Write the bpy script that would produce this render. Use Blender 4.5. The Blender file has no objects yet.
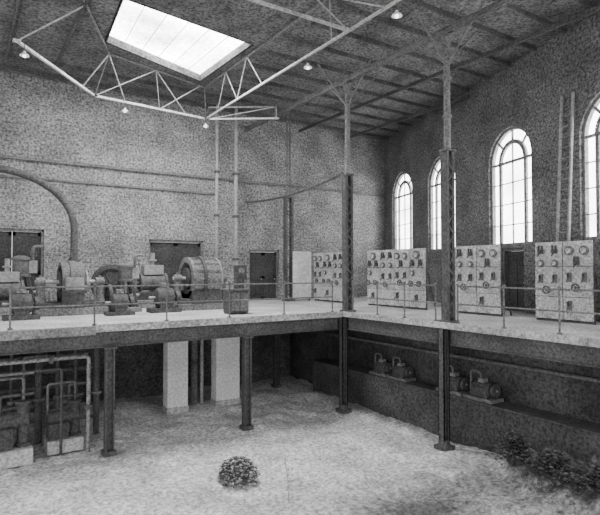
import bpy, bmesh, math, random
from mathutils import Vector, Matrix, noise
random.seed(7)
S = bpy.context.scene
COL = S.collection

# ------------------------------------------------------------ materials
def mat(name, base, var=0.35, scale=9.0, rough=0.8, metal=0.0, big=0.25, bump=0.3, brick=False, emit=0.0, patches=None):
    m = bpy.data.materials.new(name); m.use_nodes = True
    nt = m.node_tree; N = nt.nodes; L = nt.links
    b = N['Principled BSDF']
    b.inputs['Roughness'].default_value = rough
    b.inputs['Metallic'].default_value = metal
    tc = N.new('ShaderNodeTexCoord')
    n1 = N.new('ShaderNodeTexNoise'); n1.inputs['Scale'].default_value = scale
    n1.inputs['Detail'].default_value = 3; n1.inputs['Roughness'].default_value = 0.75
    n2 = N.new('ShaderNodeTexNoise'); n2.inputs['Scale'].default_value = scale*0.07
    n2.inputs['Detail'].default_value = 4
    L.new(tc.outputs['Object'], n1.inputs['Vector']); L.new(tc.outputs['Object'], n2.inputs['Vector'])
    r1 = N.new('ShaderNodeMapRange'); r1.inputs[1].default_value = 0.36; r1.inputs[2].default_value = 0.64
    r1.inputs[3].default_value = 1-var; r1.inputs[4].default_value = 1+var
    L.new(n1.outputs['Fac'], r1.inputs[0])
    r2 = N.new('ShaderNodeMapRange'); r2.inputs[1].default_value = 0.35; r2.inputs[2].default_value = 0.65
    r2.inputs[3].default_value = 1-big; r2.inputs[4].default_value = 1+big
    L.new(n2.outputs['Fac'], r2.inputs[0])
    mu = N.new('ShaderNodeMath'); mu.operation = 'MULTIPLY'
    L.new(r1.outputs[0], mu.inputs[0]); L.new(r2.outputs[0], mu.inputs[1])
    mb_ = N.new('ShaderNodeMath'); mb_.operation = 'MULTIPLY'; mb_.inputs[1].default_value = base
    L.new(mu.outputs[0], mb_.inputs[0])
    out = mb_.outputs[0]
    if brick:
        mp = N.new('ShaderNodeMapping'); mp.inputs['Rotation'].default_value = (math.radians(90), 0, 0)
        L.new(tc.outputs['Object'], mp.inputs['Vector'])
        bt = N.new('ShaderNodeTexBrick'); bt.inputs['Scale'].default_value = 1.0
        bt.inputs['Brick Width'].default_value = 0.24; bt.inputs['Row Height'].default_value = 0.085
        bt.inputs['Mortar Size'].default_value = 0.010; bt.inputs['Mortar Smooth'].default_value = .6
        bt.inputs['Color1'].default_value = (1,1,1,1); bt.inputs['Color2'].default_value = (.7,.7,.7,1)
        bt.inputs['Mortar'].default_value = (1.15,1.15,1.15,1)
        L.new(mp.outputs['Vector'], bt.inputs['Vector'])
        m3 = N.new('ShaderNodeMath'); m3.operation = 'MULTIPLY'
        L.new(out, m3.inputs[0]); L.new(bt.outputs['Color'], m3.inputs[1]); out = m3.outputs[0]
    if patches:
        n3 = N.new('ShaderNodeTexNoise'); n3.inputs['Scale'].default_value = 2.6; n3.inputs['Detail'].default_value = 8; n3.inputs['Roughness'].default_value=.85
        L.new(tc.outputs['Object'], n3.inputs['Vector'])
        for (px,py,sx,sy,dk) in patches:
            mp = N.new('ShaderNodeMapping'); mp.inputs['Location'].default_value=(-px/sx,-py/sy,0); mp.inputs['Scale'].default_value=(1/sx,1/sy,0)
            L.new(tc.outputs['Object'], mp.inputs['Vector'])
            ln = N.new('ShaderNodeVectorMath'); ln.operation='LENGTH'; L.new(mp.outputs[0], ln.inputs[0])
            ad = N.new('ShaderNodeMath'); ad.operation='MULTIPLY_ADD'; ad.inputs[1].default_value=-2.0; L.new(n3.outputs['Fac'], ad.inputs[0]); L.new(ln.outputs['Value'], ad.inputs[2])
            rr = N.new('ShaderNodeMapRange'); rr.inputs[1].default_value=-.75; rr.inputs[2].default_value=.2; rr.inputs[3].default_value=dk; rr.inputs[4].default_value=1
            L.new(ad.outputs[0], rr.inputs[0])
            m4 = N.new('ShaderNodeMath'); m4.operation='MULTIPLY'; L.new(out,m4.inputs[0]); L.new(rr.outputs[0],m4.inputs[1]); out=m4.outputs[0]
    cb = N.new('ShaderNodeCombineColor')
    for i in range(3): L.new(out, cb.inputs[i])
    L.new(cb.outputs[0], b.inputs['Base Color'])
    if bump:
        bp = N.new('ShaderNodeBump'); bp.inputs['Strength'].default_value = bump; bp.inputs['Distance'].default_value = 0.03
        L.new(n1.outputs['Fac'], bp.inputs['Height']); L.new(bp.outputs['Normal'], b.inputs['Normal'])
    if emit:
        b.inputs['Emission Color'].default_value = (1,1,1,1)
        em = N.new('ShaderNodeMath'); em.operation='MULTIPLY'; em.inputs[1].default_value=emit
        L.new(mu.outputs[0], em.inputs[0]); L.new(em.outputs[0], b.inputs['Emission Strength'])
    return m

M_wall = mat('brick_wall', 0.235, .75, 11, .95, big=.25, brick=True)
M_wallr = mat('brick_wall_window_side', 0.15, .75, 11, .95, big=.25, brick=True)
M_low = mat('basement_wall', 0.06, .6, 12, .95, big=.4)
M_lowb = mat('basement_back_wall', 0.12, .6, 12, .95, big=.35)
M_ceil = mat('roof_boards', 0.12, .75, 11, .95, big=.3)
M_gal = mat('gallery_floor', 0.46, .5, 11, .9)
M_fascia = mat('fascia_paint', 0.38, .5, 11, .9)
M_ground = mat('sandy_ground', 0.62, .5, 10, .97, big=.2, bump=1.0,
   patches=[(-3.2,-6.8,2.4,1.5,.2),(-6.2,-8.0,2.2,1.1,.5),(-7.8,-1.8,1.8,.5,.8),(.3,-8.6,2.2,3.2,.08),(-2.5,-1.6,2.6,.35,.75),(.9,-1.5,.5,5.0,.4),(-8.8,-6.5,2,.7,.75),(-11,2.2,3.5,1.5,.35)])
M_iron = mat('dark_iron', 0.068, .6, 14, .75, bump=.1)
M_iron2 = mat('grey_iron', 0.13, .55, 14, .7, bump=.1)
M_mach = mat('machine_grey', 0.19, .6, 14, .6, bump=.1)
M_steel = mat('worn_light_steel', 0.36, .45, 14, .6, bump=.1)
M_truss = mat('white_painted_steel', 0.55, .4, 13, .7, bump=.1)
M_roofb = mat('roof_timber', 0.08, .6, 14, .9)
M_marble = mat('marble_slab', 0.44, .55, 13, .6, bump=.05)
M_white = mat('white_paint', 0.65, .25, 9, .7)
M_conc = mat('concrete', 0.42, .4, 12, .95)
M_pier = mat('whitewashed_masonry', 0.8, .25, 12, .95, big=.1)
M_leaf = mat('dark_leaf', 0.09, .5, 12, .8)
M_leafl = mat('pale_leaf', 0.5, .4, 12, .8)
M_door = mat('dark_door', 0.05, .5, 12, .9)
M_frame = mat('window_frame', 0.28, .3, 9, .8)
M_glass = mat('bright_daylight_glass', 0.8, .1, 9, .6, bump=0, emit=9.0)
M_sky = mat('skylight_glass', 0.8, .3, 6, .6, bump=0, big=.5, emit=10.0)
M_shade = mat('enamel_shade', 0.8, .05, 9, .4, bump=0)
M_bulb = mat('lamp_bulb', 0.9, .05, 9, .4, bump=0, emit=3.0)

# ------------------------------------------------------------ mesh builder
class MB:
    def __init__(s): s.bm = bmesh.new()
    def box(s, c, d, rz=0, M=None):
        m = Matrix.Translation(c) @ Matrix.Rotation(rz,4,'Z') @ Matrix.Diagonal((d[0],d[1],d[2],1))
        if M: m = M @ m
        bmesh.ops.create_cube(s.bm, size=1, matrix=m); return s
    def boxb(s, x0,x1,y0,y1,z0,z1):
        return s.box(((x0+x1)/2,(y0+y1)/2,(z0+z1)/2),(x1-x0,y1-y0,z1-z0))
    def cyl(s, a, b, r1, r2=None, seg=16):
        a=Vector(a); b=Vector(b); d=b-a
        if r2 is None: r2=r1
        m = Matrix.Translation((a+b)/2) @ d.to_track_quat('Z','Y').to_matrix().to_4x4()
        bmesh.ops.create_cone(s.bm, cap_ends=True, segments=seg, radius1=r1, radius2=r2, depth=d.length, matrix=m); return s
    def bar(s, a, b, w, h):
        a=Vector(a); b=Vector(b); d=b-a
        m = Matrix.Translation((a+b)/2) @ d.to_track_quat('X','Z').to_matrix().to_4x4() @ Matrix.Diagonal((d.length,w,h,1))
        bmesh.ops.create_cube(s.bm, size=1, matrix=m); return s
    def sph(s, c, r, sc=(1,1,1), seg=14):
        m = Matrix.Translation(c) @ Matrix.Diagonal((r*sc[0],r*sc[1],r*sc[2],1))
        bmesh.ops.create_uvsphere(s.bm, u_segments=seg, v_segments=max(6,seg//2), radius=1, matrix=m); return s
    def lathe(s, prof, c, axis='Z', seg=28, closed=False):
        R = {'Z':Matrix.Identity(4),'X':Matrix.Rotation(math.pi/2,4,'Y'),'Y':Matrix.Rotation(-math.pi/2,4,'X')}[axis]
        m = Matrix.Translation(c) @ R
        rings=[]
        for r,h in prof:
            rings.append([s.bm.verts.new(m @ Vector((r*math.cos(2*math.pi*i/seg), r*math.sin(2*math.pi*i/seg), h))) for i in range(seg)])
        n=len(rings)
        rng = range(n if closed else n-1)
        for j in rng:
            A=rings[j]; B=rings[(j+1)%n]
            for i in range(seg):
                k=(i+1)%seg
                s.bm.faces.new((A[i],A[k],B[k],B[i]))
        if not closed:
            for q in (rings[0][::-1], rings[-1]):
                try: s.bm.faces.new(q)
                except Exception: pass
        return s
    def ring(s, c, R, r_in, w, axis='X', seg=32):
        return s.lathe([(R,-w/2),(R,w/2),(r_in,w/2),(r_in,-w/2)], c, axis, seg, True)
    def tube(s, pts, r, seg=10):
        pts=[Vector(p) for p in pts]; rings=[]
        up=Vector((0,0,1))
        for i,p in enumerate(pts):
            t=(pts[min(i+1,len(pts)-1)]-pts[max(i-1,0)]).normalized()
            u_=up if abs(t.dot(up))<.95 else Vector((0,1,0))
            a=t.cross(u_).normalized()
            if i:
                a=(pa-t*pa.dot(t)).normalized()
            pa=a; b_=t.cross(a)
            rings.append([s.bm.verts.new(p+a*r*math.cos(2*math.pi*k/seg)+b_*r*math.sin(2*math.pi*k/seg)) for k in range(seg)])
        for A,B in zip(rings,rings[1:]):
            for i in range(seg):
                k=(i+1)%seg; s.bm.faces.new((A[i],A[k],B[k],B[i]))
        s.bm.faces.new(rings[0][::-1]); s.bm.faces.new(rings[-1]); return s
    def out(s, name, m, parent=None, bevel=0, loc=None, smooth=False):
        bmesh.ops.recalc_face_normals(s.bm, faces=s.bm.faces[:])
        me=bpy.data.meshes.new(name); s.bm.to_mesh(me); s.bm.free()
        me.materials.append(m)
        if smooth:
            for p in me.polygons: p.use_smooth=True
            try: me.set_sharp_from_angle(angle=math.radians(40))
            except Exception: pass
        o=bpy.data.objects.new(name, me); COL.objects.link(o)
        if parent: o.parent=parent
        if loc: o.location=loc
        if bevel:
            bv=o.modifiers.new('bevel','BEVEL'); bv.width=bevel; bv.segments=2; bv.limit_method='ANGLE'
        return o
def bend(pts,r=.18,n=5):
    P=[Vector(p) for p in pts]; o=[P[0]]
    for a,b,c in zip(P,P[1:],P[2:]):
        u=(a-b).normalized(); w=(c-b).normalized()
        q=min(r,(a-b).length*.45,(c-b).length*.45)
        s=b+u*q; e=b+w*q
        for i in range(n+1):
            t=i/n; o.append(s*(1-t)**2+b*2*t*(1-t)+e*t*t)
    o.append(P[-1]); return o

def thing(name, label, cat, loc=(0,0,0), rz=0, group=None):
    e=bpy.data.objects.new(name,None); e.empty_display_size=.3; COL.objects.link(e)
    e.location=loc; e.rotation_euler=(0,0,rz); tag(e,label,cat,group); return e
def tag(o,label,cat,group=None):
    o["label"]=label; o["category"]=cat
    if group: o["group"]=group
    return o
def struct(o,label=None,cat=None):
    o["kind"]="structure"
    if label: o["label"]=label
    if cat: o["category"]=cat
    return o
def dup(o, loc=None, rz=None, parent=None):
    n=o.copy(); COL.objects.link(n)
    if parent: n.parent=parent
    for c in [c for c in bpy.data.objects if c.parent==o]:
        dup(c, parent=n)
    if loc is not None: n.location=loc
    if rz is not None: n.rotation_euler=(0,0,rz)
    return n

def plate(name, outer, holes, t, m, mode='wall'):
    cu=bpy.data.curves.new(name,'CURVE'); cu.dimensions='2D'; cu.fill_mode='BOTH'; cu.extrude=t/2
    for loop in [outer]+holes:
        sp=cu.splines.new('POLY'); sp.points.add(len(loop)-1)
        for i,(x,y) in enumerate(loop): sp.points[i].co=(x,y,0,1)
        sp.use_cyclic_u=True
    tmp=bpy.data.objects.new('tmp',cu); COL.objects.link(tmp)
    dg=bpy.context.evaluated_depsgraph_get(); dg.update()
    me=bpy.data.meshes.new_from_object(tmp.evaluated_get(dg))
    bpy.data.objects.remove(tmp); bpy.data.curves.remove(cu)
    for v in me.vertices:
        x,y,z=v.co
        v.co = (x, z+t/2, y) if mode=='wall' else (x,y,z-t/2)
    if mode=='wall': me.flip_normals()
    me.materials.clear(); me.materials.append(m); me.name=name
    o=bpy.data.objects.new(name,me); COL.objects.link(o); return o

def arch(cx, w, z0, z1, n=20):
    r=w/2; zs=z1-r
    p=[(cx-r,z0),(cx+r,z0)]
    for i in range(n+1):
        a=math.pi*i/n; p.append((cx+r*math.cos(a), zs+r*math.sin(a)))
    return p
def rect(x0,x1,z0,z1): return [(x0,z0),(x1,z0),(x1,z1),(x0,z1)]

ZG=3.5; ZC=12.6
# ------------------------------------------------------------ shell
RA=math.radians(-109.1); RO=Vector((9.3,8.02,0)); RD=Vector((math.cos(RA),math.sin(RA),0)); RN=Vector((-RD.y,RD.x,0))
def RW(s,off,z): return RO+RD*s+RN*off+Vector((0,0,z))
WIN=[2.31,6.5,11.5,16.2]; WW=2.5; WZ0=5.9; WZ1=10.3
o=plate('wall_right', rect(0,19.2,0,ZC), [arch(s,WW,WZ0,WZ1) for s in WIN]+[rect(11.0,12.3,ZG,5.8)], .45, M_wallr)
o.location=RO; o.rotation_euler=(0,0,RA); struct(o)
BL=-16.0
doors=[(-11.9,-8.7,6.6),(-4.55,-2.0,6.35),(.4,2.1,6.0)]
o=plate('wall_back', rect(0,9.3-BL+.2,0,ZC), [rect(a-BL,b-BL,ZG,z) for a,b,z in doors], .45, M_wall)
o.location=(BL,8.02,0); struct(o)
sky=[(-7.75,.0),(-7.5,3.2),(-3.45,4.9),(-3.3,.7)]
o=plate('ceiling', [(BL,-12),(9.8,-12),(9.8,8.5),(BL,8.5)], [sky], .15, M_ceil,'slab'); o.location=(0,0,ZC+.15); struct(o)
o=plate('floor_gallery', [(BL,0),(0,0),(0,-10),(3.0,-10),(9.2,7.98),(BL,7.98)], [], .16, M_gal,'slab'); o.location=(0,0,ZG); struct(o)
mb=MB(); nx,ny=150,180; vs=[]
for j in range(ny+1):
    row=[]
    for i in range(nx+1):
        x=BL+(1.75-BL)*i/nx; y=-15+(6.35+15)*j/ny
        h=.14*noise.noise(Vector((x*.5,y*.5,0)))+.09*noise.noise(Vector((x*1.7,y*1.7,3)))+.05*noise.noise(Vector((x*4.5,y*4.5,8)))-.05
        d=math.hypot((x-1.0)/1.9,(y+9.2)/3.4)
        if d<1: h+=(1-d*d)*(.7+.6*noise.noise(Vector((x*2.2,y*2.2,5)))+.3*noise.noise(Vector((x*5,y*5,1))))
        row.append(mb.bm.verts.new((x,y,h)))
    vs.append(row)
for j in range(ny):
    for i in range(nx): mb.bm.faces.new((vs[j][i],vs[j][i+1],vs[j+1][i+1],vs[j+1][i]))
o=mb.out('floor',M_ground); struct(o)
for p in o.data.polygons: p.use_smooth=True
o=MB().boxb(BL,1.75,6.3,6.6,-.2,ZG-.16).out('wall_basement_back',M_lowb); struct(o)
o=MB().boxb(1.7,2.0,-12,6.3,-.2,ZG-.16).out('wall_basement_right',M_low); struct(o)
o=MB().boxb(BL,9.2,7.88,8.02,9.27,9.37).out('trim_1',M_iron2); struct(o)
o=MB().boxb(BL,-1.3,7.93,8.02,8.55,8.62).out('trim_2',M_iron2); struct(o)
o=MB().boxb(-8.4,.06,-.06,0,ZG-.17,ZG+.03).out('trim_3',M_fascia); struct(o)
o=MB().boxb(BL,-8.4,-.04,0,ZG-.24,ZG-.02).out('trim_4',M_mach); struct(o)
o=MB().boxb(-.06,0,-10,-.06,ZG-.14,ZG+.03).out('trim_5',M_fascia); struct(o)

# ------------------------------------------------------------ windows
def window(idx,s):
    e=bpy.data.objects.new('window_%d'%idx,None); COL.objects.link(e)
    e.location=RW(s,0.18,WZ0); e.rotation_euler=(0,0,RA)
    struct(e,'tall arched window with glazing bars, daylight blazing through','window')
    H=WZ1-WZ0; r=WW/2; zs=H-r
    mb=MB()
    def band(R,t,w):
        n=24
        for i in range(n):
            a=math.pi*i/n; b=math.pi*(i+1)/n
            mb.bar((R*math.cos(a),0,zs+R*math.sin(a)),(R*math.cos(b),0,zs+R*math.sin(b)),t,w)
    band(r-.04,.14,.1); band(r*.58,.1,.15)
    for x in (-r+.04,r-.04): mb.bar((x,0,0),(x,0,zs),.14,.1)
    for x in (-r*.58,r*.58): mb.bar((x,0,0),(x,0,zs),.08,.13)
    mb.bar((0,0,0),(0,0,zs+r*.58),.05,.04)
    mb.bar((-r,0,.05),(r,0,.05),.2,.1)
    mb.bar((-r,0,zs),(r,0,zs),.08,.09)
    for k in range(1,4): mb.bar((-r,0,zs*k/4),(r,0,zs*k/4),.04,.035)
    for a in (45,90,135):
        a=math.radians(a); mb.bar((r*.58*math.cos(a),0,zs+r*.58*math.sin(a)),(r*math.cos(a),0,zs+r*math.sin(a)),.05,.08)
    mb.out('window_frame',M_mach,e)
    g=plate('window_glass',arch(0,WW-.02,0,H-.01),[],.02,M_glass); g.parent=e; g.location=(0,.09,0)
for i,s in enumerate(WIN): window(i+1,s)
e=bpy.data.objects.new('window_5',None); COL.objects.link(e); e.location=(0,0,ZC); struct(e,'large roof skylight glowing white with thin glazing bars','skylight')
mb=MB(); sk=[Vector((x,y,0)) for x,y in sky]
for a,b in zip(sk,sk[1:]+sk[:1]):
    mb.bar(a+Vector((0,0,.15)),b+Vector((0,0,.15)),.08,.3)
mb.out('skylight_curb',M_ceil,e)
mb=MB()
for k in range(1,6):
    t=k/6; a=sk[0].lerp(sk[3],t); b=sk[1].lerp(sk[2],t); mb.bar(a+Vector((0,0,.22)),b+Vector((0,0,.22)),.018,.03)
mb.out('glazing_bars',M_white,e)
g=plate('skylight_glass',sky,[],.02,M_sky,'slab'); g.parent=e; g.location=(0,0,.28)

# ------------------------------------------------------------ doors
def door(idx,loc,rz,w,h,leaves,label,mull=M_iron2):
    e=bpy.data.objects.new('door_%d'%idx,None); COL.objects.link(e); e.location=loc; e.rotation_euler=(0,0,rz)
    struct(e,label,'door')
    mb=MB(); mb.boxb(0,.09,-.03,.2,0,h); mb.boxb(w-.09,w,-.03,.2,0,h); mb.boxb(0,w,-.03,.2,h-.1,h)
    mb.out('door_frame',mull,e,.01)
    lw=(w-.18)/leaves
    for k in range(leaves):
        mb=MB(); x0=.09+k*lw+.01; x1=x0+lw-.02
        mb.boxb(x0,x1,.1,.15,.01,h-.11)
        for xx in (x0+.05,x1-.05): mb.boxb(xx-.05,xx+.05,.07,.1,.01,h-.11)
        for zz in (.1,h*.45,h-.2): mb.boxb(x0,x1,.07,.1,zz-.07,zz+.07)
        mb.boxb((x0+x1)/2-.03,(x0+x1)/2+.03,.075,.1,.1,h-.2)
        d=mb.out('door_leaf',M_door,e)
        MB().sph((x1-.08,.05,1.05),.035).out('door_knob',M_steel,d)
door(1,(-11.9,8.1,ZG),0,3.2,3.1,3,'wide dark paneled door in brick wall')
door(2,(-4.55,8.1,ZG),0,2.55,2.85,2,'dark double door in brick wall behind the machines')
door(3,(.4,8.1,ZG),0,1.7,2.5,2,'dark paneled door beside the iron column')
door(4,tuple(RW(11.0,.1,ZG)),RA,1.3,2.3,1,'dark single door below an arched window')

# ------------------------------------------------------------ columns
def column(loc,zt,label):
    e=thing('iron_column',label,'column',(loc[0],loc[1],0),0,'tall iron roof columns')
    MB().box((0,0,.03),(.42,.42,.12)).cyl((0,0,.05),(0,0,.25),.19,.14).out('base_plate',M_iron,e,.01)
    H=ZG-.16; mb=MB()
    for sx in(-1,1): mb.box((sx*.1,0,H/2),(.04,.2,H)); mb.box((sx*.085,.09,H/2),(.07,.02,H)); mb.box((sx*.085,-.09,H/2),(.07,.02,H))
    mb.box((0,0,H/2),(.18,.05,H))
    mb.out('lower_shaft',M_iron,e)
    X=.2   # upper column stands a little back on the gallery deck
    mb=MB(); z0=ZG; z1=8.4
    for sx in(-1,1):
        mb.box((X+sx*.13,0,(z0+z1)/2),(.06,.24,z1-z0)); mb.box((X+sx*.11,.1,(z0+z1)/2),(.1,.02,z1-z0)); mb.box((X+sx*.11,-.1,(z0+z1)/2),(.1,.02,z1-z0))
    k=0; z=z0+.1
    while z<z1-.35:
        for sy in(-1,1): mb.bar((X-.12*(1 if k%2 else -1),sy*.115,z),(X+.12*(1 if k%2 else -1),sy*.115,z+.3),.012,.04)
        z+=.3;k+=1
    mb.out('latticed_shaft',M_iron,e)
    MB().box((X,0,ZG+.04),(.42,.42,.07)).out('collar',M_iron,e,.01)
    MB().box((X,0,8.42),(.38,.32,.06)).out('collar',M_iron,e,.01)
    mb=MB().cyl((X,0,8.4),(X,0,zt),.1,.09)
    for z in (9.4,10.5): mb.cyl((X,0,z-.04),(X,0,z+.04),.135)
    mb.out('upper_shaft',M_iron2,e,smooth=True)
    MB().cyl((X,0,zt-.3),(X,0,zt),.1,.18).box((X,0,zt),(.4,.4,.06)).out('capital',M_iron2,e)
    for dx,dy in((1,0),(-1,0),(0,1),(0,-1)):
        MB().bar((X+dx*.1,dy*.1,zt-.7),(X+dx*1.3,dy*1.3,zt+.5),.045,.045).out('knee_brace',M_iron2,e)
    return e
column((0,0),11.7,'tall dark latticed iron column at the gallery corner')
column((0,-4.6),11.7,'tall dark iron column beside the switchboard gallery')
def post(loc,label,h=ZG-.6):
    e=thing('iron_post',label,'column',(loc[0],loc[1],0),0,'posts carrying the gallery')
    MB().box((0,0,.03),(.34,.34,.12)).out('base_plate',M_iron,e,.01)
    mb=MB(); mb.box((-.1,0,h/2),(.04,.22,h)); mb.box((.1,0,h/2),(.04,.22,h)); mb.box((0,0,h/2),(.18,.04,h)); mb.out('shaft',M_iron,e)
    MB().box((0,0,h-.03),(.34,.32,.06)).out('cap_plate',M_iron,e,.01)
    return e
for u in (-3.8,-8.0): post((u,.1),'dark iron post standing on the sandy ground under the gallery edge')
for u in (0,-6.9): post((u,4.7),'dark iron post deep under the gallery',ZG-.42)

def pipecol(u,v,r,zt,label,m):
    e=thing('wall_column',label,'column',(u,v,ZG),0,'slim columns by the brick wall')
    MB().cyl((0,0,0),(0,0,(zt-ZG)),r).out('shaft',m,e,smooth=True)
    MB().box((0,0,.05),(.3,.3,.1)).out('base_plate',M_iron,e)
    for z in(2,4,6): MB().box((0,0,z),(3*r,r*2.6,.12)).out('clamp',M_iron,e)
pipecol(-1.65,7.3,.07,ZC,'slim iron pipe column before brick wall',M_frame)
pipecol(-.68,7.3,.085,ZC,'slim iron pipe column before brick wall',M_frame)
e=thing('wall_column','iron column with dark paired latticed lower half beside the doorway','column',(1.85,6.7,ZG),0,'slim columns by the brick wall')
mb=MB()
for sx in(-.17,.17): mb.box((sx,0,2.5),(.11,.22,5.0))
for k in range(15): mb.bar((-.16 if k%2 else .16,-.11,.1+k*.32),(.16 if k%2 else -.16,-.11,.42+k*.32),.012,.04)
mb.out('latticed_shaft',M_iron,e)
for sx in(-.08,.08): MB().cyl((sx,0,5.0),(sx,0,ZC-ZG),.05).out('upper_shaft',M_iron2,e,smooth=True)
MB().box((0,0,.05),(.5,.36,.1)).out('base_plate',M_iron,e)
MB().box((0,0,5.0),(.46,.28,.07)).out('collar',M_iron,e)

# ------------------------------------------------------------ beams
def ibeam(name,a,b,h,w,m,label,group=None):
    a=Vector(a);b=Vector(b); mb=MB()
    mb.bar(a,b,.04,h)
    up=Vector((0,0,h/2-.015))
    mb.bar(a+up,b+up,w,.03); mb.bar(a-up,b-up,w,.03)
    o=mb.out(name,m); tag(o,label,'beam',group); return o
ibeam('edge_girder',(BL,.1,ZG-.38),(-.2,.1,ZG-.38),.44,.18,M_iron,'dark iron girder under the gallery edge')
ibeam('edge_girder',(.1,-4.4,ZG-.38),(.1,-.2,ZG-.38),.44,.18,M_iron,'dark iron girder under the switchboard gallery edge')
ibeam('edge_girder',(.1,-10,ZG-.38),(.1,-4.8,ZG-.38),.44,.18,M_iron,'dark iron girder under the switchboard gallery edge')
for k in range(7):
    u=-12+k*2.0-.3
    ibeam('gallery_joist',(u,.2,ZG-.285),(u,6.3,ZG-.285),.25,.14,M_iron,'dark iron joist under the gallery floor','gallery joists')
ibeam('roof_girder',(.2,-12,11.9),(.2,8,11.9),.2,.12,M_iron2,'long riveted roof girder resting on columns','roof girders')
ibeam('roof_girder',(3.3,-9,12.27),(3.3,8,12.27),.14,.08,M_roofb,'long roof girder near the window wall','roof girders')
ibeam('roof_girder',(6.3,-.4,12.27),(6.3,8,12.27),.14,.08,M_roofb,'long roof girder near the window wall','roof girders')
for k in range(15):
    v=-10.9+k*1.3; x1=min(5.46-(-3.08-v)*.346-.1,9.1)
    x0=-2.6 if v<5.9 else BL
    o=MB().boxb(x0,x1,v-.025,v+.025,12.46,12.6).out('rafter',M_roofb); tag(o,'dark slim timber rafter under the roof boards','beam','roof rafters')
for k in range(5):
    u=-15+k*1.6
    o=MB().boxb(u-.03,u+.03,-10,5.9,12.46,12.6).out('rafter',M_roofb); tag(o,'dark timber rafter beside the skylight','beam','roof rafters')

# ------------------------------------------------------------ trusses
def truss(lo,hi,fr,label,m=M_truss,t=.08):
    e=thing('roof_truss',label,'truss',tuple(lo[0]),0,'skylight ring trusses')
    O=Vector(lo[0]); a,b=[Vector(p)-O for p in lo]; c,d=[Vector(p)-O for p in hi]
    MB().bar(a,b,t,t).out('lower_chord',m,e)
    MB().bar(c,d,.05,.06).out('upper_chord',M_mach,e)
    for f,g in fr:
        MB().bar(a.lerp(b,f),c.lerp(d,g),.03,.035).out('brace',M_frame if abs(f-g)<.01 else M_steel,e)
    for p in (a,b): MB().box(p,(.2,.2,.04)).out('gusset_plate',m,e)
    return e
A=(-10.2,1.9,11.5);B=(-7.35,5.6,11.5);D=(-2.7,6.1,11.5);E=(-2.7,-9,11.5)
a_=(-8.7,.5,12.55);b_=(-7.2,4.0,12.55);d_=(-3.1,5.3,12.55);e_=(-2.95,-9,12.55)
truss((A,B),(a_,b_),[(0,.1),(1,1),(.8,1)],'white painted roof truss at the skylight corner')
truss((B,D),(b_,d_),[(0,0),(0,.45),(.25,.0),(.55,.45),(.8,.45),(.55,.95),(1,1)],'white painted roof truss along the far side of the skylight')
truss((D,E),(d_,e_),[(0,0),(.08,.14),(.2,.14),(.2,.26),(.33,.26),(.6,.6),(.75,.6),(.9,.9)],'long roof truss running beside the skylight',m=M_steel,t=.065)
truss(((-2.75,-3.75,11.5),(-11,-3.75,11.5)),((-2.95,-3.75,12.5),(-11,-3.75,12.5)),[(0,.2),(.4,.2),(.4,.6),(.8,.6),(.8,1)],'white roof truss crossing ahead of the skylight',m=M_steel,t=.07)
truss(((-2.6,6.1,11.5),(-.2,4.4,11.5)),((-2.6,6.1,12.0),(-.2,4.4,12.0)),[(0,1),(1,1)],'short white bracing truss joining the roof girder',t=.06)

def lamp(u,v,z,L=.22):
    e=thing('pendant_lamp','small white enamel pendant lamp hanging from truss','lamp',(u,v,z),0,'pendant lamps under the trusses')
    MB().cyl((0,0,.12),(0,0,.12+L),.012,seg=8).out('cord',M_iron,e)
    MB().lathe([(.13,0),(.11,.04),(.045,.09),(.03,.14),(.025,.14),(.035,.08),(.1,.03),(.12,0)],(0,0,0),seg=20,closed=True).out('lamp_shade',M_shade,e)
    MB().sph((0,0,.0),.05).out('bulb',M_bulb,e)
for p in ((-10.0,1.95,11.13),(-6.2,5.72,11.13),(-2.75,6.0,11.13),(-2.7,-1.75,11.13),(-2.7,-5.6,11.13)): lamp(*p)

# ------------------------------------------------------------ railings
def railing(a,b,n,label):
    a=Vector(a);b=Vector(b)
    e=thing('gallery_railing',label,'railing',tuple(a))
    d=b-a
    for z in (1.05,.55): MB().cyl((0,0,z),d+Vector((0,0,z)),.022,seg=8).out('rail',M_iron2,e)
    for k in range(n+1):
        p=d*(k/n)
        MB().cyl(p,p+Vector((0,0,1.07)),.024,seg=8).cyl(p,p+Vector((0,0,.05)),.06,seg=10).sph(p+Vector((0,0,1.09)),.045,seg=8).out('post',M_iron2,e)
railing((-12.4,.12,ZG),(-.4,.12,ZG),6,'pipe railing along the gallery in front of the machines')
railing((.12,-.4,ZG),(.12,-4.2,ZG),3,'pipe railing along the gallery before the switchboards')
railing((.12,-5.0,ZG),(.12,-9.4,ZG),3,'pipe railing along the gallery before the switchboards')

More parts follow.
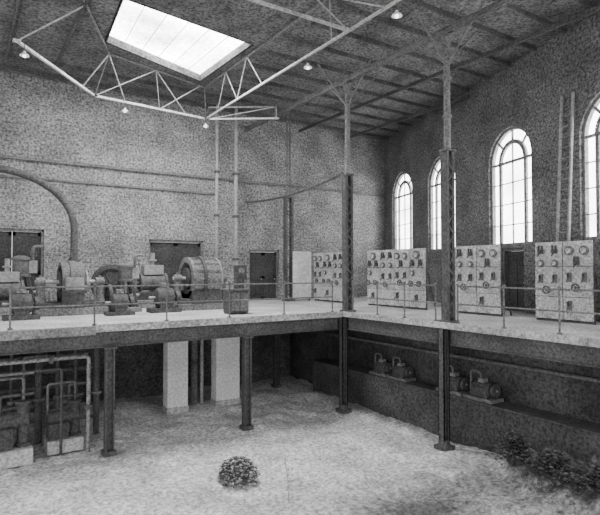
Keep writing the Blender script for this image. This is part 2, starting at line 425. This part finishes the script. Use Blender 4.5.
# ------------------------------------------------------------ switchboards
def swb_panel(w,kind):
    e=thing('switchboard_panel','','switchboard',(0,0,0),0,'marble switchboard panels')
    hh=2.32
    mb=MB()
    for y in(-w/2+.025,w/2-.025): mb.box((.09,y,hh/2),(.05,.05,hh))
    mb.box((.09,0,hh-.02),(.05,w,.05)).box((.09,0,.05),(.06,w,.08))
    for y in(-w/2+.025,w/2-.025): mb.bar((.1,y,1.6),(.6,y,.02),.04,.04)
    mb.out('support_frame',M_iron,e)
    for z0,z1 in((.08,.72),(.735,1.6),(1.615,hh)):
        MB().boxb(-.0,.06,-w/2+.012,w/2-.012,z0,z1).out('marble_slab',M_marble,e,.008)
    def meter(y,z,r=.13):
        c=MB().lathe([(r*.9,.0),(r,.03),(r,.07),(r*.85,.09)],(0,0,0),'X').out('meter',M_iron2,e); c.location=(-.09,y,z)
        MB().cyl((-.004,0,0),(.01,0,0),r*.6,seg=20).out('dial',M_marble,c)
        MB().bar((-.008,0,-.02),(-.008,r*.3,r*.5),.004,.01).out('needle',M_iron,c)
    def knife(y,z):
        mb=MB(); mb.box((-.015,0,0),(.03,.1,.26))
        for s in(-.04,.04): mb.box((-.06,s,0),(.06,.015,.2))
        mb.cyl((-.09,-.06,-.1),(-.09,.06,-.1),.02,seg=8).cyl((-.09,0,-.1),(-.2,0,-.13),.022,seg=8)
        o=mb.out('knife_switch',M_iron2,e); o.location=(0,y,z)
    def wheel(y,z):
        mb=MB(); mb.ring((-.12,0,0),.12,.09,.03,'X',20).cyl((0,0,0),(-.13,0,0),.02,seg=8)
        for a in range(3):
            a=a*math.pi/3; mb.bar((-.12,.1*math.cos(a),.1*math.sin(a)),(-.12,-.1*math.cos(a),-.1*math.sin(a)),.015,.015)
        o=mb.out('handwheel',M_iron,e); o.location=(0,y,z)
    def breaker(y,z):
        mb=MB(); mb.box((-.05,0,.02),(.1,.14,.12)).cyl((-.06,-.05,.08),(-.06,-.05,.2),.03,seg=10).cyl((-.06,.05,.08),(-.06,.05,.2),.03,seg=10).bar((-.08,0,0),(-.2,0,-.12),.03,.03)
        o=mb.out('circuit_breaker',M_iron,e); o.location=(0,y,z)
    q=w*.25
    if kind==0:
        meter(-q,2.05);meter(q,2.05);breaker(0,1.68);knife(-q,1.3);knife(q,1.3);wheel(0,1.0);knife(q,.5)
    elif kind==1:
        meter(0,2.08,.16);breaker(-q,1.7);breaker(q,1.7);meter(q,1.38,.1);wheel(-q,.98);wheel(q,.98);knife(0,.45)
    else:
        breaker(-q,2.02);breaker(q,2.02);meter(-q,1.7,.1);meter(q,1.7,.1);knife(-q,1.25);knife(q,1.25);wheel(0,.92)
    return e
SU=3.05
LAB=['pale marble switchboard panel with two round meters on top','pale marble switchboard panel with one large round meter','pale marble switchboard panel topped by circuit breakers']
for (v0,v1,n) in ((6.3,3.9,3),(2.28,-1.02,4),(-2.42,-4.24,2),(-5.45,-7.17,2)):
    w=abs(v1-v0)/n; protos={}
    for i in range(n):
        kind=(i+n)%3; loc=(SU,v0-(i+.5)*w,ZG)
        if kind in protos: o=dup(protos[kind],loc)
        else:
            o=swb_panel(w,kind); o.location=loc; protos[kind]=o
        o['label']=LAB[kind]
e=thing('white_panel_screen','blank white upright panel at the end of the switchboards','screen',(2.5,6.45,ZG))
MB().boxb(-.55,.5,-.03,.03,.1,2.4).out('panel',M_white,e,.01)
MB().boxb(-.53,-.47,.03,.09,0,2.3).out('frame_upright',M_iron2,e)
MB().boxb(.42,.48,.03,.09,0,2.3).out('frame_upright',M_iron2,e)

e=thing('wall_ladder','narrow iron ladder leaning against brick wall between windows','ladder',tuple(RW(14.6,-.06,ZG)),RA)
for x in(-.24,.24): MB().bar((x,-.4,0),(x,-.05,7.0),.07,.07).out('rail',M_frame,e)
for k in range(20):
    t=(k+1)/21; MB().cyl((-.24,-.4+.35*t,7.0*t),(.24,-.4+.35*t,7.0*t),.025,seg=8).out('rung',M_mach,e)

# ------------------------------------------------------------ machines
def flywheel(e,c,R,w,axis='Y',m=M_iron2):
    mb=MB(); mb.ring(c,R,R*.78,w,axis,36); mb.ring(c,R*.8,R*.1,w*.3,axis,36)
    c=Vector(c)
    ax={'X':Vector((1,0,0)),'Y':Vector((0,1,0))}[axis]
    mb.cyl(c-ax*w*.7,c+ax*w*.7,R*.17)
    for k in range(6):
        a=k*math.pi/3
        d=Vector((math.cos(a),0,math.sin(a))) if axis=='Y' else Vector((0,math.cos(a),math.sin(a)))
        mb.cyl(c+d*R*.1,c+d*R*.85,R*.07,R*.05,seg=8)
    return mb.out('flywheel',m,e,smooth=True)
def engine(loc,rz,label,k=1.0):
    e=thing('steam_engine',label,'engine',loc,rz)
    MB().boxb(-1.5,1.5,-.55,.55,0,.3).out('plinth',M_mach,e,.02)
    mb=MB(); mb.boxb(-1.4,1.35,-.3,.3,.3,.6).boxb(-.2,.7,-.35,.35,.6,.72); mb.out('bed_frame',M_iron,e,.03)
    mb=MB().lathe([(.38,-.55),(.38,-.47),(.32,-.45),(.32,.45),(.38,.47),(.38,.55)],(-.85,0,1.0),'X').cyl((-1.45,0,1.0),(-1.38,0,1.0),.2); mb.out('cylinder',M_iron2,e,smooth=True)
    MB().boxb(-1.25,-.45,-.24,.24,1.3,1.7).cyl((-.85,0,1.7),(-.85,0,2.2),.09).cyl((-.85,0,1.85),(-.85,0,1.92),.17).out('valve_chest',M_frame,e,.02)
    MB().boxb(-.15,.55,-.28,.28,.72,1.15).cyl((-.3,0,.98),(.35,0,.98),.05).out('crosshead_guide',M_iron2,e,.02)
    MB().bar((.35,0,1.2),(1.0,0,1.25),.08,.12).out('connecting_rod',M_steel,e)
    MB().ring((.95,0,.98),.42,.02,.14,'Y',24).out('crank_disc',M_mach,e)
    for y in(-.4,.4): MB().boxb(.75,1.15,y-.1,y+.1,.6,1.15).out('bearing',M_iron,e,.02)
    MB().cyl((.95,-.55,.98),(.95,.8,.98),.06).out('crankshaft',M_steel,e)
    flywheel(e,(.95,.68,.98),.72,.2,'Y',M_iron)
    for x in(-1.3,-.4,.2):
        MB().tube(bend([(x,-.36,.35),(x,-.42,.9),(x+.3,-.42,.9),(x+.3,-.3,1.3)],.1),.03,8).out('oil_pipe',M_steel,e)
    mb=MB().cyl((.1,.2,1.1),(.1,.2,1.85),.04).bar((.1,.2,1.85),(-.1,.2,1.6),.03,.03).bar((.1,.2,1.85),(.3,.2,1.6),.03,.03).sph((-.1,.2,1.58),.09).sph((.3,.2,1.58),.09).box((.1,.2,1.25),(.16,.16,.2))
    mb.out('governor',M_steel,e)
    e.scale=(k,k,k); return e
mat_bar=mat('grey_stator_shell',.18,.7,12,.6,bump=.1)
def generator(loc,rz,label,R=.85,L=.6,barrel=False,k=1.0):
    e=thing('generator',label,'generator',loc,rz)
    zc=.42+R
    MB().boxb(-1.12,1.12,-R*.85,R*.85,0,.25).out('plinth',M_mach,e,.02)
    MB().boxb(-1.08,1.08,-R*.75,R*.75,.25,.42).boxb(-L/2,L/2,-R*.9,R*.9,.25,.75).out('bedplate',M_iron,e,.02)
    if barrel:
        mb=MB().lathe([(R,-L/2),(R+.05,-L/2),(R+.05,-L/2+.1),(R,-L/2+.1),(R,L/2-.1),(R+.05,L/2-.1),(R+.05,L/2),(R*.8,L/2),(R*.8,-L/2)],(0,0,zc),'X',36,True)
        for i in range(16):
            a=i*math.pi/8; mb.bar((-L/2+.1,(R+.01)*math.cos(a),zc+(R+.01)*math.sin(a)),(L/2-.1,(R+.01)*math.cos(a),zc+(R+.01)*math.sin(a)),.05,.08)
        mb.out('stator',mat_bar,e)
        MB().ring((-.1,0,zc),R+.1,R+.02,.12,'X',36).out('frame_band',M_iron,e)
    else:
        MB().ring((0,0,zc),R,R*.82,L,'X',36).ring((0,0,zc),R+.04,R*.8,L*.3,'X',36).out('stator',M_iron2,e)
        for i in range(8):
            a=(i+.5)*math.pi/4; d=Vector((0,math.cos(a),math.sin(a))); c=Vector((0,0,zc))
            MB().cyl(c+d*R*.55,c+d*R*.85,.15*R,seg=12).out('pole_piece',M_iron,e)
        MB().cyl((0,0,zc+R),(0,0,zc+R+.14),.05).ring((0,0,zc+R+.2),.09,.05,.04,'X',16).out('lifting_eye',M_iron,e)
        MB().boxb(-L*.4,L*.4,-R-.16,-R+.05,zc-.25,zc+.15).out('terminal_box',M_frame,e,.02)
    MB().cyl((-L/2-.02,0,zc),(L/2+.02,0,zc),R*.52,seg=28).out('armature',M_iron,e)
    MB().cyl((L/2,0,zc),(L/2+.2,0,zc),R*.3,seg=28).out('commutator',M_mach,e)
    mb=MB().ring((L/2+.12,0,zc),R*.6,R*.53,.05,'X')
    for i in range(4):
        a=i*math.pi/2+.7; mb.bar((L/2+.12,R*.55*math.cos(a),zc+R*.55*math.sin(a)),(L/2+.12,R*.3*math.cos(a),zc+R*.3*math.sin(a)),.08,.05)
    mb.out('brush_rocker',M_steel,e)
    MB().cyl((-1.1,0,zc),(1.1,0,zc),.065).out('shaft',M_steel,e)
    for x in(-.93,.93):
        MB().lathe([(.2,.42),(.15,.6),(.13,zc-.2),(.15,zc-.1)],(x,0,0)).cyl((x-.14,0,zc),(x+.14,0,zc),.15).cyl((x,0,zc+.13),(x,0,zc+.22),.05,seg=10).out('pedestal_bearing',M_iron2,e,smooth=True)
    e.scale=(k,k,k); return e
def vengine(loc,rz,label,k=1.0):
    e=thing('vertical_engine',label,'engine',loc,rz)
    MB().boxb(-.6,.6,-.5,.5,0,.2).out('plinth',M_mach,e,.02)
    for sx in(-1,1):
        for sy in(-1,1): MB().bar((sx*.45,sy*.3,.2),(sx*.2,sy*.2,1.35),.12,.12).out('frame_leg',M_iron,e)
    MB().lathe([(.36,1.32),(.36,1.4),(.29,1.42),(.29,1.95),(.36,1.97),(.36,2.05),(.12,2.14)],(0,0,0)).out('cylinder',M_iron2,e,smooth=True)
    MB().boxb(.25,.55,-.18,.18,1.45,1.95).out('valve_chest',M_frame,e,.02)
    MB().cyl((0,0,.65),(0,0,1.35),.05).out('piston_rod',M_steel,e)
    MB().cyl((-.75,0,.72),(.6,0,.72),.06).out('crankshaft',M_steel,e)
    MB().box((0,0,.62),(.25,.16,.4)).out('crank',M_iron,e,.02)
    mb=MB(); mb.ring((-.7,0,.72),.5,.4,.14,'X',30).cyl((-.78,0,.72),(-.62,0,.72),.1)
    for i in range(6):
        a=i*math.pi/3; mb.bar((-.7,0,.72),(-.7,.45*math.cos(a),.72+.45*math.sin(a)),.05,.05)
    mb.out('flywheel',M_iron,e)
    MB().tube(bend([(.4,0,1.95),(.4,0,2.5),(.75,0,2.5)]),.06).out('steam_inlet_pipe',M_iron2,e)
    MB().ring((.4,-.25,2.2),.13,.1,.025,'Y',18).cyl((.4,-.26,2.2),(.4,0,2.2),.02,seg=8).out('handwheel',M_iron,e)
    e.scale=(k,k,k); return e
engine((-10.9,4.7,ZG),math.pi,'dark compact horizontal steam engine on low plinth',.85)
generator((-8.3,4.4,ZG),0,'ring-frame electric generator on low plinth',.68,.7)
engine((-5.7,6.5,ZG),math.pi,'steam engine with dark flywheel standing behind the generators',1.0)
vengine((-6.45,4.5,ZG),0,'dark upright steam engine with cylinder on splayed legs',.82)
generator((-3.65,4.3,ZG),0,'barrel-shaped ribbed electric generator with grey shell',.76,1.2,True)
vengine((-9.6,6.8,ZG),0,'dark upright steam engine with cylinder on splayed legs',.95)
vengine((-12.0,6.9,ZG),0,'dark upright steam engine with cylinder on splayed legs',.9)
def exciter(loc,rz,label,k=1):
    e=thing('exciter_motor',label,'motor',loc,rz)
    MB().boxb(-.5,.5,-.28,.28,0,.14).out('base',M_iron,e,.01)
    MB().lathe([(.15,-.3),(.28,-.26),(.32,-.15),(.32,.15),(.28,.26),(.15,.3)],(0,0,.48),'X').boxb(-.2,.2,-.25,.25,.14,.3).out('motor_body',M_iron,e,smooth=True)
    MB().cyl((-.5,0,.48),(.5,0,.48),.04).out('shaft',M_steel,e)
    MB().cyl((.36,0,.48),(.5,0,.48),.2).out('pulley',M_iron,e)
    MB().boxb(-.12,.12,-.1,.1,.8,.95).out('terminal_box',M_mach,e,.01)
    e.scale=(k,k,k)
for u,v,k in((-9.9,3.1,1),(-5.35,3.5,1.1),(-7.0,3.1,.9)): exciter((u,v,ZG),0,'small dark exciter motor on the gallery floor',k)
e=thing('starting_panel','narrow dark upright switch stand near the gallery railing','control stand',(-2.1,4.0,ZG))
MB().boxb(-.25,.25,-.2,.2,0,.1).boxb(-.14,.14,-.1,.1,.1,1.1).out('pedestal',M_iron,e,.01)
MB().boxb(-.26,.26,-.1,.06,1.1,1.7).out('instrument_head',M_iron,e,.02)
MB().cyl((0,-.12,1.45),(0,-.16,1.45),.13,seg=20).out('gauge_face',M_mach,e)
e=thing('control_stand','dark box stand near the gallery railing','cabinet',(-3.5,1.5,ZG))
MB().boxb(-.34,.34,-.3,.3,.05,.8).out('body',M_iron,e,.02)
MB().boxb(-.38,.38,-.35,.35,.8,.86).out('top',M_iron2,e,.01)
MB().boxb(-.3,-.01,-.33,-.3,.12,.74).out('door',M_iron2,e)
MB().boxb(.01,.3,-.33,-.3,.12,.74).out('door',M_iron2,e)
for sx in(-.28,.28):
    MB().boxb(sx-.05,sx+.05,-.25,.25,0,.05).out('foot',M_iron,e)
MB().boxb(-.05,.28,-.1,.1,.86,1.4).out('switch_box',M_iron,e,.02)
e=thing('steam_pipe','thick steam pipe arching across brick wall down to the generator','pipe',(-7.95,5.9,ZG))
pts=[(-7,0,5.0),(-2.6,0,5.0)]
for i in range(1,16):
    a=math.pi/2*i/16; pts.append((-2.6+2.6*math.sin(a),0,3.0+2.0*math.cos(a)))
pts+=[(0,0,3.0),(0,0,0)]
MB().tube(pts,.13,12).out('pipe',M_iron,e,smooth=True)
MB().cyl((0,0,0),(0,0,.08),.25).out('flange',M_iron,e)
MB().cyl((0,0,1.8),(0,0,1.9),.2).out('flange',M_iron,e)
mb=MB(); pts=[]
a=Vector((.1,.15,8.5)); b=Vector((.1,7.8,8.3))
for i in range(17):
    t=i/16; p=a.lerp(b,t); p.z-=.5*4*t*(1-t)*.5; pts.append(p-a)
o=mb.tube(pts,.045,8).out('overhead_cable',M_iron,loc=a); tag(o,'dark cable sagging between column and brick wall','cable')

# ------------------------------------------------------------ basement
def pier(u,v,w,d,label):
    e=thing('masonry_pier',label,'pillar',(u,v,-.05))
    MB().box((0,0,(ZG-.12)/2),(w,d,ZG-.12)).out('shaft',M_pier,e,.015)
    MB().box((0,0,.1),(w+.06,d+.06,.22)).out('footing',M_conc,e,.015)
pier(-4.95,3.4,.75,.5,'whitewashed masonry pier under the gallery')
pier(-3.0,3.4,.95,.5,'wide whitewashed masonry pier under the gallery')
e=thing('vertical_pipe','grey vertical pipe between the masonry piers','pipe',(-4.05,3.9,0))
MB().cyl((0,0,0),(0,0,ZG-.17),.13).out('pipe',M_iron2,e,smooth=True)
MB().cyl((.3,0,0),(.3,0,ZG-.17),.07).out('pipe',M_steel,e,smooth=True)
MB().cyl((0,0,1.5),(0,0,1.6),.2).out('flange',M_iron,e)

def pump(u,v,label,k=1.0,rz=0):
    e=thing('condenser_pump',label,'pump',(u,v,-.05),rz)
    MB().boxb(-.55,.55,-.4,.4,0,.42).out('plinth',M_conc,e,.02)
    MB().boxb(-.5,.1,-.3,.3,.42,.95).cyl((-.5,0,1.1),(.45,0,1.1),.22).out('pump_cylinder',M_iron,e,.02)
    MB().lathe([(.2,.42),(.2,.5),(.15,.52),(.15,1.5),(.2,1.52),(.2,1.6)],(.34,0,0)).out('air_vessel',M_iron,e,smooth=True)
    MB().tube(bend([(-.2,0,1.3),(-.2,0,1.75),(.6,0,1.75),(.6,.2,1.75)],.1),.045).out('pipe',M_iron,e)
    MB().tube(bend([(.34,0,1.6),(.34,0,2.2),(-.5,0,2.2),(-.5,0,1.2)],.1),.04).out('pipe',M_iron2,e)
    e.scale=(k,k,k); return e
pump(-10.35,.9,'dark pump with bent pipes on pale concrete block')
pump(-8.95,1.3,'smaller dark pump with bent pipes on pale concrete block',.85)
e=thing('water_main','long grey horizontal pipe with drop beneath the gallery','pipe',(-12.0,.55,0))
MB().tube(bend([(-3,0,2.62),(3.55,0,2.62),(3.55,0,.0)],.1),.055,12).out('pipe',M_mach,e,smooth=True)
MB().tube(bend([(-3,.25,2.3),(2.9,.25,2.3),(2.9,.25,.0)],.08),.04,10).out('pipe',M_iron,e,smooth=True)
MB().tube(bend([(-3,.1,1.7),(1.0,.1,1.7),(1.0,.1,2.3),(2.2,.1,2.3)],.1),.04,10).out('pipe',M_iron2,e,smooth=True)
for x in(-1,.9,2.6): MB().cyl((x-.05,0,2.62),(x+.05,0,2.62),.12).out('flange',M_iron,e)
MB().cyl((3.55,0,1.2),(3.55,0,1.3),.12).out('flange',M_iron,e)
e=thing('pipe_manifold','rack of dark crossing pipes and drops beneath the gallery','pipe',(-12.5,2.2,0))
for z,y,r,x1,m in((2.95,0,.08,4.8,M_iron2),(2.4,.3,.06,4.4,M_iron2),(2.0,.1,.08,4.6,M_iron),(1.5,.3,.05,4.4,M_iron2),(1.0,.3,.07,4.2,M_iron2),(.5,.1,.05,4.6,M_iron2)): MB().cyl((-2,y,z),(x1,y,z),r).out('header_pipe',m,e,smooth=True)
for x,r in((.7,.08),(1.2,.05),(1.8,.08),(2.3,.05),(3.0,.1),(3.5,.05),(4.0,.05),(4.6,.09)):
    MB().cyl((x,0,2.95),(x,0,-.02),r).out('drop_pipe',M_iron,e,smooth=True)
    MB().cyl((x,0,1.2),(x,0,1.28),r+.06).out('flange',M_iron2,e)
for x,z0,z1 in((1.0,.6,1.9),(2.6,1.1,2.5),(3.8,.4,1.6)):
    MB().tube(bend([(x-.5,-.15,z0),(x,-.15,z0),(x,-.15,z1),(x+.6,-.15,z1),(x+.6,.1,z1)],.1),.045).out('bent_pipe',M_iron2,e,smooth=True)
e=thing('water_tank','dark riveted horizontal tank in the basement','tank',(-10.2,4.4,0))
MB().lathe([(.05,-1.8),(.5,-1.7),(.75,-1.5),(.75,1.5),(.5,1.7),(.05,1.8)],(0,0,1.5),'X').out('shell',M_iron,e,smooth=True)
for x in(-1.05,1.05): MB().boxb(x-.15,x+.15,-.6,.6,-.02,1.0).out('saddle',M_iron2,e,.02)

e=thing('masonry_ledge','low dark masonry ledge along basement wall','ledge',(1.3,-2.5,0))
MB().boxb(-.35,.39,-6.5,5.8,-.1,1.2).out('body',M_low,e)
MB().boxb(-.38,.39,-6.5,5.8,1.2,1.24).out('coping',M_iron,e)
def motor(v,label,k):
    e=thing('small_motor',label,'motor',(1.3,v,1.24))
    MB().boxb(-.26,.26,-.45,.45,0,.1).out('base',M_iron2,e,.01)
    MB().boxb(-.2,.2,-.24,.24,.1,.36).cyl((0,-.28,.3),(0,.24,.3),.17).out('motor_body',M_iron,e,.02)
    MB().cyl((0,-.45,.3),(0,.38,.3),.03).out('shaft',M_mach,e)
    MB().cyl((0,-.42,.3),(0,-.34,.3),.17).out('pulley',M_iron,e)
    MB().boxb(-.1,.1,-.09,.09,.46,.56).out('terminal_box',M_mach,e,.01)
    MB().boxb(-.08,.08,.26,.36,.1,.36).out('bearing_bracket',M_iron2,e,.01)
    MB().tube(bend([(0,.05,.5),(0,.05,.72),(0,.38,.72),(0,.38,.1)],.1),.03,8).out('conduit',M_iron2,e)
    e.scale=(k,k,k)
for v,l,k in((-.6,'small dark electric motor with conduit on the masonry ledge',1),(-1.55,'small dark electric motor with conduit on the masonry ledge',1),(-3.85,'small electric motor with pulley on the ledge',1.1),(-4.9,'small electric motor with pulley on the ledge',1.1)): motor(v,l,k)
e=thing('wall_pipe','dim pipe running along basement wall above the ledge','pipe',(1.6,-2.5,2.3))
MB().cyl((0,-6,0),(0,6,0),.05).out('pipe',M_iron2,e)
for y in(-4,-1,2,5): MB().box((.05,y,0),(.1,.06,.14)).out('bracket',M_iron,e)

# ------------------------------------------------------------ plants / ground things
def shrub(loc,r,h,n,label,m1=M_leaf,m2=M_leafl,frac=.5,rag=.12,qs=.035):
    e=thing('leafy_shrub',label,'shrub',loc)
    mb=MB(); ml=MB(); st=MB()
    for i in range(n):
        a=random.uniform(0,6.283); f=random.random()**.5; z=h*math.sqrt(max(0,1-f*f))*random.uniform(.7,1+rag)+.02
        f*=random.uniform(1-rag,1+rag)*(1+rag*2*noise.noise(Vector((math.cos(a)*2+loc[0],math.sin(a)*2,z*3))))
        p=Vector((r*f*math.cos(a),r*f*math.sin(a),z)); q=random.uniform(.75,1.4)*qs
        M=Matrix.Translation(p)@Matrix.Rotation(random.uniform(0,6.28),4,'Z')@Matrix.Rotation(random.uniform(-.9,.9),4,'X')
        t=ml if random.random()<frac else mb
        vs=[t.bm.verts.new(M@Vector(c)) for c in((-q,0,0),(-q*.3,-q*.5,.008),(q*.4,-q*.4,.008),(q,0,0),(q*.4,q*.4,.008),(-q*.3,q*.5,.008))]
        t.bm.faces.new(vs)
    for i in range(14):
        a=i*.45; st.cyl((0,0,0),(r*.7*math.cos(a),r*.7*math.sin(a),h*.6),.012,.006,seg=5)
    st.sph((0,0,h*.25),r*.65,(1,1,h*.5/r))
    st.out('stems',m1,e); mb.out('leaves',m1,e); ml.out('pale_leaves',m2,e)
shrub((-5.85,-3.4,-.06),.47,.5,1900,'round low shrub with fine pale flecked leaves on sandy ground',frac=.42,qs=.042)
for i,(u,v,r,h) in enumerate(((.2,-6.7,.35,.55),(.0,-7.8,.4,.5),(-.1,-8.9,.45,.5))):
    shrub((u,v,.15),r,h,900,'ragged dark undergrowth on the soil bank by the ledge',M_iron,M_leaf,.35,.6,.05)
def weed(loc,h,label):
    e=thing('dry_weed',label,'plant',loc)
    mb=MB(); lf=MB()
    for i in range(3):
        a=i*1.7; t=[(0,0,0),(.03*math.cos(a),.03*math.sin(a),h*.5),(.12*math.cos(a),.12*math.sin(a),h*random.uniform(.8,1))]
        mb.tube(t,.006,5)
        for k in range(4):
            z=h*(.3+.13*k); p=Vector((.06*math.cos(a),.06*math.sin(a),z)); lf.bm.faces.new([lf.bm.verts.new(p+Vector(c)) for c in((0,0,0),(.04,.01,.02),(.07,0,.015),(.035,-.015,.0))])
    mb.out('stalks',M_frame,e); lf.out('leaves',M_frame,e)
weed((-5.4,-5.0,-.05),1.0,'tall thin dry weed rising from sandy ground')

# ------------------------------------------------------------ light
W=bpy.data.worlds.new('World'); S.world=W; W.use_nodes=True
W.node_tree.nodes['Background'].inputs[0].default_value=(1,1,1,1); W.node_tree.nodes['Background'].inputs[1].default_value=1.7
def area(loc,rot,sx,sy,p):
    l=bpy.data.lights.new('daylight','AREA'); l.shape='RECTANGLE'; l.size=sx; l.size_y=sy; l.energy=p
    o=bpy.data.objects.new('daylight',l); COL.objects.link(o); o.location=loc; o.rotation_euler=rot
area((-5.5,2.2,12.5),(0,0,0),3.5,3.5,1000)

cd=bpy.data.cameras.new('camera'); cam=bpy.data.objects.new('camera',cd); COL.objects.link(cam)
cd.sensor_width=36; cd.lens=36*521/600
cam.location=(-11.45,-14.75,5.0)
cam.rotation_euler=(math.radians(90+1.374),0,math.radians(-33.07))
S.camera=cam
